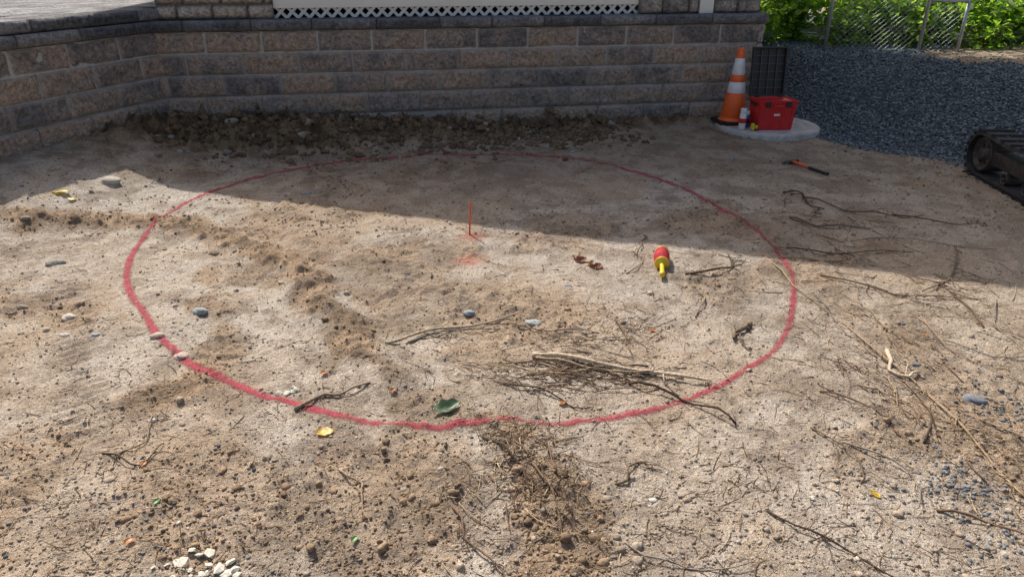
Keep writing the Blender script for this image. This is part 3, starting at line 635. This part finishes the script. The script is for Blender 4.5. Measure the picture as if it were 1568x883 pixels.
# ------------------------------------------------------------------ concrete lid, cone, toolbox, cans
DC=(2.60,7.28); TOPZ=.055
cl=empty('concrete_access_lid',(DC[0],DC[1],0))
lathe('disc',[(0,TOPZ),(.36,TOPZ),(.365,TOPZ-.004),(.385,TOPZ-.004),(.39,TOPZ),(.49,TOPZ),(.505,TOPZ-.008),(.51,TOPZ-.02),(.512,-.08)],CONC,cl,n=72)
cone=empty('traffic_cone',(2.27,7.37,TOPZ+.001),(0,0,.12))
bm=bmesh.new(); bmesh.ops.create_cube(bm,size=1)
for v_ in bm.verts: v_.co=Vector((v_.co.x*.36,v_.co.y*.36,v_.co.z*.03+.015))
bmesh.ops.bevel(bm,geom=[e for e in bm.edges if abs(e.verts[0].co.z-e.verts[1].co.z)>.01],offset=.04,segments=4,affect='EDGES')
bmesh.ops.bevel(bm,geom=[e for e in bm.edges if e.verts[0].co.z>.029 and e.verts[1].co.z>.029],offset=.008,segments=2,affect='EDGES')
bobj('base',bm,BLACK,cone)
HT=.73
def cr(z): return .128-(.128-.029)*(z-.03)/(HT-.03)
def seg(n_,a,b,m,ex=0.): lathe(n_,[(cr(a)+ex,a),(cr(a)+ex+.0015,a+.003),(cr(b)+ex+.0015,b-.003),(cr(b)+ex,b)],m,cone,n=40)
lathe('foot',[(.150,.029),(.148,.036),(.132,.045),(cr(.06),.06)],ORANGE,cone,n=40)
seg('lower',.06,.30,ORANGE); seg('band_low',.30,.405,WHITE,.001); seg('mid',.405,.475,ORANGE); seg('band_high',.475,.63,WHITE,.001)
lathe('tip',[(cr(.63),.63),(cr(.715),.715),(.027,.728),(.020,.73),(.018,.70)],ORANGE,cone,n=32)
tb=empty('toolbox',(2.565,7.10,TOPZ+.001),(0,0,.06))
def hollow(name,w0,d0,w1,d1,h,t,mat,par):
    bm=bmesh.new()
    def rr(w,d,z): return [bm.verts.new((x*w/2,y*d/2,z)) for x,y in ((-1,-1),(1,-1),(1,1),(-1,1))]
    a=rr(w0,d0,0); b=rr(w1,d1,h); c=rr(w1-2*t,d1-2*t,h); d=rr(w0-2*t,d0-2*t,t)
    bm.faces.new(a[::-1]); bm.faces.new(d)
    for p_,q in ((a,b),(b,c),(c,d)):
        for i in range(4): bm.faces.new((p_[i],p_[(i+1)%4],q[(i+1)%4],q[i]))
    bmesh.ops.recalc_face_normals(bm,faces=bm.faces)
    bmesh.ops.bevel(bm,geom=[e for e in bm.edges],offset=.006,segments=2,affect='EDGES')
    return bobj(name,bm,mat,par)
hollow('body',.34,.24,.375,.27,.27,.012,RED,tb)
hollow('rim',.385,.28,.392,.287,.03,.014,RED,tb).location=(0,0,.255)
box('inside_shade_panel',(.30,.2,.01),(0,0,.12),BLACK,tb)  # black inset standing in for the shaded inside of the open box
for x in (-.155,.155): box('corner_rib',(.028,.02,.22),(x,-.124,.125),RED,tb,.004,(math.radians(3.3),0,0))
for x in (-.055,.055): box('centre_rib',(.016,.014,.20),(x,-.124,.12),RED,tb,.003,(math.radians(3.3),0,0))
for x in (-.10,.10): box('latch',(.05,.016,.05),(x,-.144,.25),BLACK,tb,.004)
box('front_handle',(.10,.02,.018),(0,-.148,.235),RED,tb,.006)
box('label',(.06,.004,.02),(.0,-.131,.15),WHITE,tb,.001,(math.radians(3.3),0,0))
box('foot_left',(.05,.22,.014),(-.13,0,.006),BLACK,tb,.003); box('foot_right',(.05,.22,.014),(.13,0,.006),BLACK,tb,.003)
for x in (-.199,.199): box('side_handle',(.012,.13,.03),(x,0,.24),BLACK,tb,.004)
lid=empty('lid',(-.02,.15,.285),(math.radians(-8),0,0)); lid.parent=tb
LH=.455
box('lid_panel',(.335,.014,LH),(0,.02,LH/2),BLACK,lid,.005)
for nm,sz,lc in (('lid_rim_l',(.016,.05,LH),(-.164,-.005,LH/2)),('lid_rim_r',(.016,.05,LH),(.164,-.005,LH/2)),('lid_rim_t',(.344,.05,.016),(0,-.005,LH)),('lid_rim_b',(.344,.05,.016),(0,-.005,.008))): box(nm,sz,lc,BLACK,lid,.004)
GRYP=simple('dark_grey_plastic',(.06,.06,.065),.45,.2)
for i in range(1,6): box('rib_h',(.31,.022,.008),(0,.004,LH*i/6),GRYP,lid,.001)
for i in range(-1,2): box('rib_v',(.008,.020,LH-.03),(i*.08,.004,LH/2),GRYP,lid,.001)
for x in (-.12,.12): box('hinge',(.05,.03,.03),(x,.14,.275),BLACK,tb,.005)
def can(loc,h,body,cap,band):
    e=empty('spray_paint_can',loc); r=.033
    lathe('body',[(0,.002),(r-.003,0),(r,.004),(r,h*.72),(r-.002,h*.745),(r*.75,h*.80),(r*.6,h*.82)],body,e,n=28)
    lathe('band',[(r+.0006,h*.30),(r+.0012,h*.31),(r+.0012,h*.52),(r+.0006,h*.53)],band,e,n=28)
    lathe('cap',[(r*.93,h*.79),(r*.95,h*.80),(r*.92,h*.97),(r*.85,h),(0,h)],cap,e,n=28)
BLUE=simple('label_blue',(.05,.12,.35),.4)
can((2.27,7.04,TOPZ+.001),.20,WHITE,WHITE,RED); can((2.33,7.12,TOPZ+.001),.16,BLUE,WHITE,BLACK)
tm=empty('tape_measure',(2.375,6.98,TOPZ+.001),(0,0,.3))
box('case',(.072,.04,.068),(0,0,.035),YEL,tm,.012,seg=3); box('grip_band',(.05,.043,.072),(.008,0,.0365),BLACK,tm,.012,seg=3); box('hook',(.006,.02,.02),(-.039,0,.012),GALV,tm,.001)
lathe('disc_label',[(0,.0225),(.018,.0225),(.019,.0215)],YEL,tm,(0.008,0,.036),(math.radians(90),0,0),24)
a=np.array([2.39,5.96]); b_=np.array([2.54,5.56]); hz=float(H(2.46,5.76))+.018; ang=math.atan2(b_[1]-a[1],b_[0]-a[0])
hm=empty('hammer',(a[0],a[1],hz),(0,0,ang))
V,Q,T=tube([(0,0,.0),(.12,0,0),(.21,0,0)],.012,.010,10); mesh_np('shaft',V,[Q,T],STK,True,None,hm)
V,Q,T=tube([(.21,0,0),(.25,0,0),(.33,.003,0),(.39,0,0),(.42,0,0)],.013,.015,12); mesh_np('grip',V,[Q,T],BLACK,True,None,hm)
box('head',(.032,.075,.03),(.0,.0,0),STEEL,hm,.006); lathe('face',[(0,.03),(.016,.03),(.017,.025),(.017,.008),(.011,0)],STEEL,hm,(0,.035,0),(math.radians(-90),0,0),20)
for sx_ in (-.008,.008):
    V,Q,T=tube([(sx_,-.035,0),(sx_*1.3,-.06,-.001),(sx_*1.6,-.085,-.006),(sx_*1.8,-.10,-.014)],.010,.003,8); mesh_np('claw',V,[Q,T],STEEL,True,None,hm)
# ------------------------------------------------------------------ excavator track
et=empty('excavator_track',(3.80,5.55,.185),(0,0,math.atan2(-.99,-.09)))
R=.165; LT=1.55; Wd=.23
def path(R,n=20):
    P=[]
    for t in np.linspace(math.pi/2,3*math.pi/2,n): P.append((R*math.cos(t),R*math.sin(t)))
    for x in np.linspace(0,LT,24)[1:-1]: P.append((x,-R))
    for t in np.linspace(-math.pi/2,math.pi/2,n): P.append((LT+R*math.cos(t),R*math.sin(t)))
    for x in np.linspace(LT,0,24)[1:-1]: P.append((x,R-.02*math.sin(x/LT*math.pi*2)**2))
    return np.array(P)
Po=path(R+.012); Pi=path(R-.016); n=len(Po); B=Build(); V=[]
for (Pp,yy) in ((Po,-Wd/2+.01),(Po,Wd/2-.01),(Pi,Wd/2),(Pi,-Wd/2)):
    V+=[(x,yy,z) for x,z in Pp]
i=np.arange(n); j=(i+1)%n; Q=np.concatenate([np.stack([a_*n+i,a_*n+j,b2*n+j,b2*n+i],1) for a_,b2 in ((0,1),(1,2),(2,3),(3,0))]); B.add(V,Q)
for k in range(0,n,2):
    x,z=Po[k]; x2,z2=Po[(k+1)%n]; dx,dz_=x2-x,z2-z; l=math.hypot(dx,dz_); tx,tz=dx/l,dz_/l; nx_,nz_=tz,-tx
    if (x-LT/2)*nx_+z*nz_<0: nx_,nz_=-nx_,-nz_
    for (ya,yb) in ((-Wd/2,-.01),(.01,Wd/2)):
        hw=.017; c8=[]
        for yy in (ya,yb):
            for (al_,bl) in ((-hw,0),(hw,0),(hw*.7,.016),(-hw*.7,.016)): c8.append((x+tx*al_+nx_*bl,yy,z+tz*al_+nz_*bl))
        B.add(c8,[(0,1,2,3),(7,6,5,4),(0,4,5,1),(1,5,6,2),(2,6,7,3),(3,7,4,0)])
B.out('rubber_belt',RUB,False,et)
def wheel(name,x,z,r,w,par,mat=STEEL,hub=True):
    lathe(name,[(0,w/2),(r*.3,w/2),(r*.34,w/2-.006),(r*.38,w/2-.03),(r*.78,w/2-.03),(r*.84,w/2-.004),(r*.97,w/2-.004),(r,w/2-.012),(r,-w/2+.012),(r*.97,-w/2),(r*.84,-w/2),(r*.78,-w/2+.03),(r*.38,-w/2+.03),(r*.34,-w/2),(0,-w/2)],mat,par,(x,0,z),(math.radians(90),0,0),36)
    if hub:
        for k in range(6):
            t=k*math.pi/3
            for yy,ro in ((-w/2+.03,90),(w/2-.03,-90)): lathe('bolt',[(0,.012),(.010,.012),(.010,0)],mat,par,(x+r*.55*math.cos(t),yy,z+r*.55*math.sin(t)),(math.radians(ro),0,0),6,False)
wheel('idler',.0,0,.135,.17,et); wheel('sprocket',LT,0,.135,.17,et)
for x in (.36,.64,.92,1.20): wheel('roller',x,-.105,.045,.15,et,hub=False)
wheel('top_roller',.78,.11,.035,.12,et,hub=False)
box('side_frame',(LT-.25,.12,.11),(LT/2,0,0.0),STEEL,et,.012); box('tension_guard',(.2,.10,.07),(.22,0,.0),STEEL,et,.01)
# ------------------------------------------------------------------ chain link fence
fe=empty('chain_link_fence'); B=Build()
FA=np.array([4.15,9.15]); FB=np.array([5.35,8.95]); fd=(FB-FA); FL=np.linalg.norm(fd); fd/=FL
def fp(s,z): q=FA+fd*s; return (q[0],q[1],z)
def post(s,zt,r=.022): z=float(H(*(FA+fd*s),full=False)); B.add(*tube([fp(s,z-.15),fp(s,(z+zt)/2),fp(s,zt)],r,r,10))
post(.78,1.9); post(-.3,1.9); post(FL,1.15,.02); 
B.add(*tube([fp(.78,1.13),fp(1.0,1.13),fp(FL,1.13)],.018,.018,8)); B.add(*tube([fp(-.3,1.85),fp(.2,1.85),fp(.78,1.85)],.018,.018,8))
for (sa,sb,zt) in ((-.3,.78,1.84),(.78,FL,1.12)):
    zb=.38; hh=zt-zb
    for k in np.arange(sa-hh,sb+hh,.065):
        for sg in (1,-1):
            pts=[]
            for t in np.linspace(0,1,9):
                s_=k+sg*hh*t; 
                if sa<=s_<=sb: pts.append((fp(s_,zb+hh*t)[0],fp(s_,0)[1]+.004*sg,zb+hh*t))
            if len(pts)>2: B.add(*tube(pts,.0016,.0016,4))
B.out('posts_rails_mesh',GALV,True,fe)
# ------------------------------------------------------------------ foliage
def leafcloud(name,P,size,cols,parent=None,droop=.5,up=None):
    n=len(P); L=size*rng.uniform(.6,1.25,n); W=L*rng.uniform(.28,.4,n)
    d=rng.normal(size=(n,3)); d[:,2]=d[:,2]*.4-droop*.5; d/=np.linalg.norm(d,axis=1)[:,None]
    upv=rng.normal(size=(n,3))*.55+np.array([-.3,-.2,1.]); s_=np.cross(d,upv); s_/=np.linalg.norm(s_,axis=1)[:,None]+1e-9; nn=np.cross(s_,d)
    prof=[(0,0,0),(.3,.85,.25),(.65,.8,.25),(1,0,-.1),(.65,-.8,.25),(.3,-.85,.25)]
    V=np.stack([P+d*(L*a)[:,None]+s_*(W*b)[:,None]+nn*(W*c_)[:,None] for a,b,c_ in prof],1).reshape(-1,3)
    k=(np.arange(n)*6)[:,None]; Q=np.concatenate([k+np.array([[0,1,2,3]]),k+np.array([[0,3,4,5]])])
    return mesh_np(name,V,Q,LEAF,False,{'Col':np.repeat(cols,6,axis=0)},parent)
def gcols(n,k=1.): 
    t=rng.random(n)[:,None]; return (np.array([[.08,.16,.03]])*(1-t)+np.array([[.22,.32,.06]])*t)*rng.uniform(.6,1.25,n)[:,None]*k
def shrub(name,c,rad,h,n,size,k=1.):
    e=empty(name,(0,0,0)); zb=float(H(c[0],c[1],full=False)) if abs(c[0])<9 else 0
    B=Build(); tips=[]
    for i in range(26):
        a=rng.uniform(0,2*math.pi); rr=rad*rng.uniform(.2,1); t=np.linspace(0,1,6); hh=h*rng.uniform(.45,1.)
        P=np.column_stack([c[0]+rr*np.cos(a)*t**1.3,c[1]+rr*np.sin(a)*t**1.3,zb+hh*np.sin(t*1.75)/1.0]); B.add(*tube(P,.010,.003,5)); tips.append(P)
    B.out('stems',BARK,True,e)
    A=np.array(tips); m=n; i=rng.integers(0,26,m); t=rng.random(m)**.6*5; j=np.minimum(t.astype(int),4); f=(t-j)[:,None]
    P=A[i,j]*(1-f)+A[i,j+1]*f+rng.normal(0,.13,(m,3))*np.array([1,1,.8])
    P[:,2]=np.maximum(P[:,2],zb+.02)
    leafcloud('leaves',P,size,gcols(m,k),e)
for (c,rad,h,n,s_) in (((2.9,10.2),.9,.9,1500,.11),((3.8,10.2),.9,.75,1500,.10),((4.8,10.1),.9,.7,1500,.10),((5.6,10.0),.9,.7,1400,.10),((6.4,9.9),1.0,.75,1400,.11),((7.2,9.7),1.0,.8,1100,.11),((3.4,11.6),1.2,1.2,1800,.13),((5.2,11.4),1.3,1.1,1800,.13),((7.0,11.1),1.3,1.1,1500,.13),((8.6,10.4),1.3,1.3,1000,.14),((4.3,9.65),.4,.35,350,.08),((5.0,9.5),.4,.3,300,.08),((5.9,9.35),.4,.3,300,.08)):
    shrub('shrub',c,rad,h,n,s_)
for (c,h) in (((4.5,13.2),2.0),((6.5,13.2),2.2),((8.5,12.7),2.2),((10.5,12),2.4),((2.8,13.6),2.0)): shrub('shrub',c,1.6,h,1300,.2,.7)
def unseen_shade_tree(c,h,cr_,cz,n,size,name='unseen_shade_tree'):
    e=empty(name); B=Build(); P=np.column_stack([c[0]+.1*np.sin(np.linspace(0,3,8)),c[1]+.12*np.cos(np.linspace(0,2,8)),np.linspace(-.2,h*.95,8)]); B.add(*tube(P,.17,.04,12,.1)); pts=[]
    for i in range(22):
        z=rng.uniform(cz-cr_*.8,h*.9); b=np.array([np.interp(z,P[:,2],P[:,0]),np.interp(z,P[:,2],P[:,1]),z]); a=rng.uniform(0,2*math.pi); l=cr_*rng.uniform(.6,1.)*(1-.35*abs(z-cz)/cr_); t=np.linspace(0,1,6)[:,None]
        L=b+np.array([math.cos(a)*l,math.sin(a)*l,l*.35])*t+rng.normal(0,.06,(6,3))*t; B.add(*tube(L,.05,.012,7)); pts.append(L)
    B.out('trunk_and_limbs',BARK,True,e); A=np.array(pts); i=rng.integers(0,22,n); t=(.15+.85*rng.random(n))*5; j=np.minimum(t.astype(int),4); f=(t-j)[:,None]
    Q=A[i,j]*(1-f)+A[i,j+1]*f+rng.normal(0,.38,(n,3)); leafcloud('crown',Q,size,gcols(n,.4),e)
unseen_shade_tree((1.9,11.6),9.0,2.5,6.6,8000,.26)  # unseen tree, added to shade the gravel pile
# ------------------------------------------------------------------ light
EL=math.radians(47); AZ=math.radians(28)
sv=Vector((-math.sin(AZ)*math.cos(EL),math.cos(AZ)*math.cos(EL),math.sin(EL)))
sun=bpy.data.lights.new('sun','SUN'); sun.energy=5.0; sun.angle=math.radians(.5); sun.color=(1,.955,.89)
so=bpy.data.objects.new('sun',sun); COL.objects.link(so); so.rotation_euler=sv.to_track_quat('Z','Y').to_euler(); so.location=(0,0,10)
w=bpy.data.worlds.new('World'); scene.world=w; w.use_nodes=True; nt=w.node_tree
sky=nt.nodes.new('ShaderNodeTexSky'); sky.sky_type='NISHITA'; sky.sun_disc=False; sky.sun_elevation=EL; sky.sun_rotation=-AZ
sky.dust_density=5.0; sky.ozone_density=.3; sky.air_density=1.0
bg=nt.nodes['Background']; bg.inputs['Strength'].default_value=.15; nt.links.new(sky.outputs[0],bg.inputs['Color'])
cam=bpy.data.cameras.new('camera'); cam.lens=25; cam.sensor_width=36; cam.clip_end=1000; cam.clip_start=.05
co=bpy.data.objects.new('camera',cam); COL.objects.link(co); co.location=(0,0,1.6); co.rotation_euler=(math.radians(65),0,0); scene.camera=co
scene.view_settings.view_transform='Standard'; scene.view_settings.look='None'; scene.view_settings.exposure=0
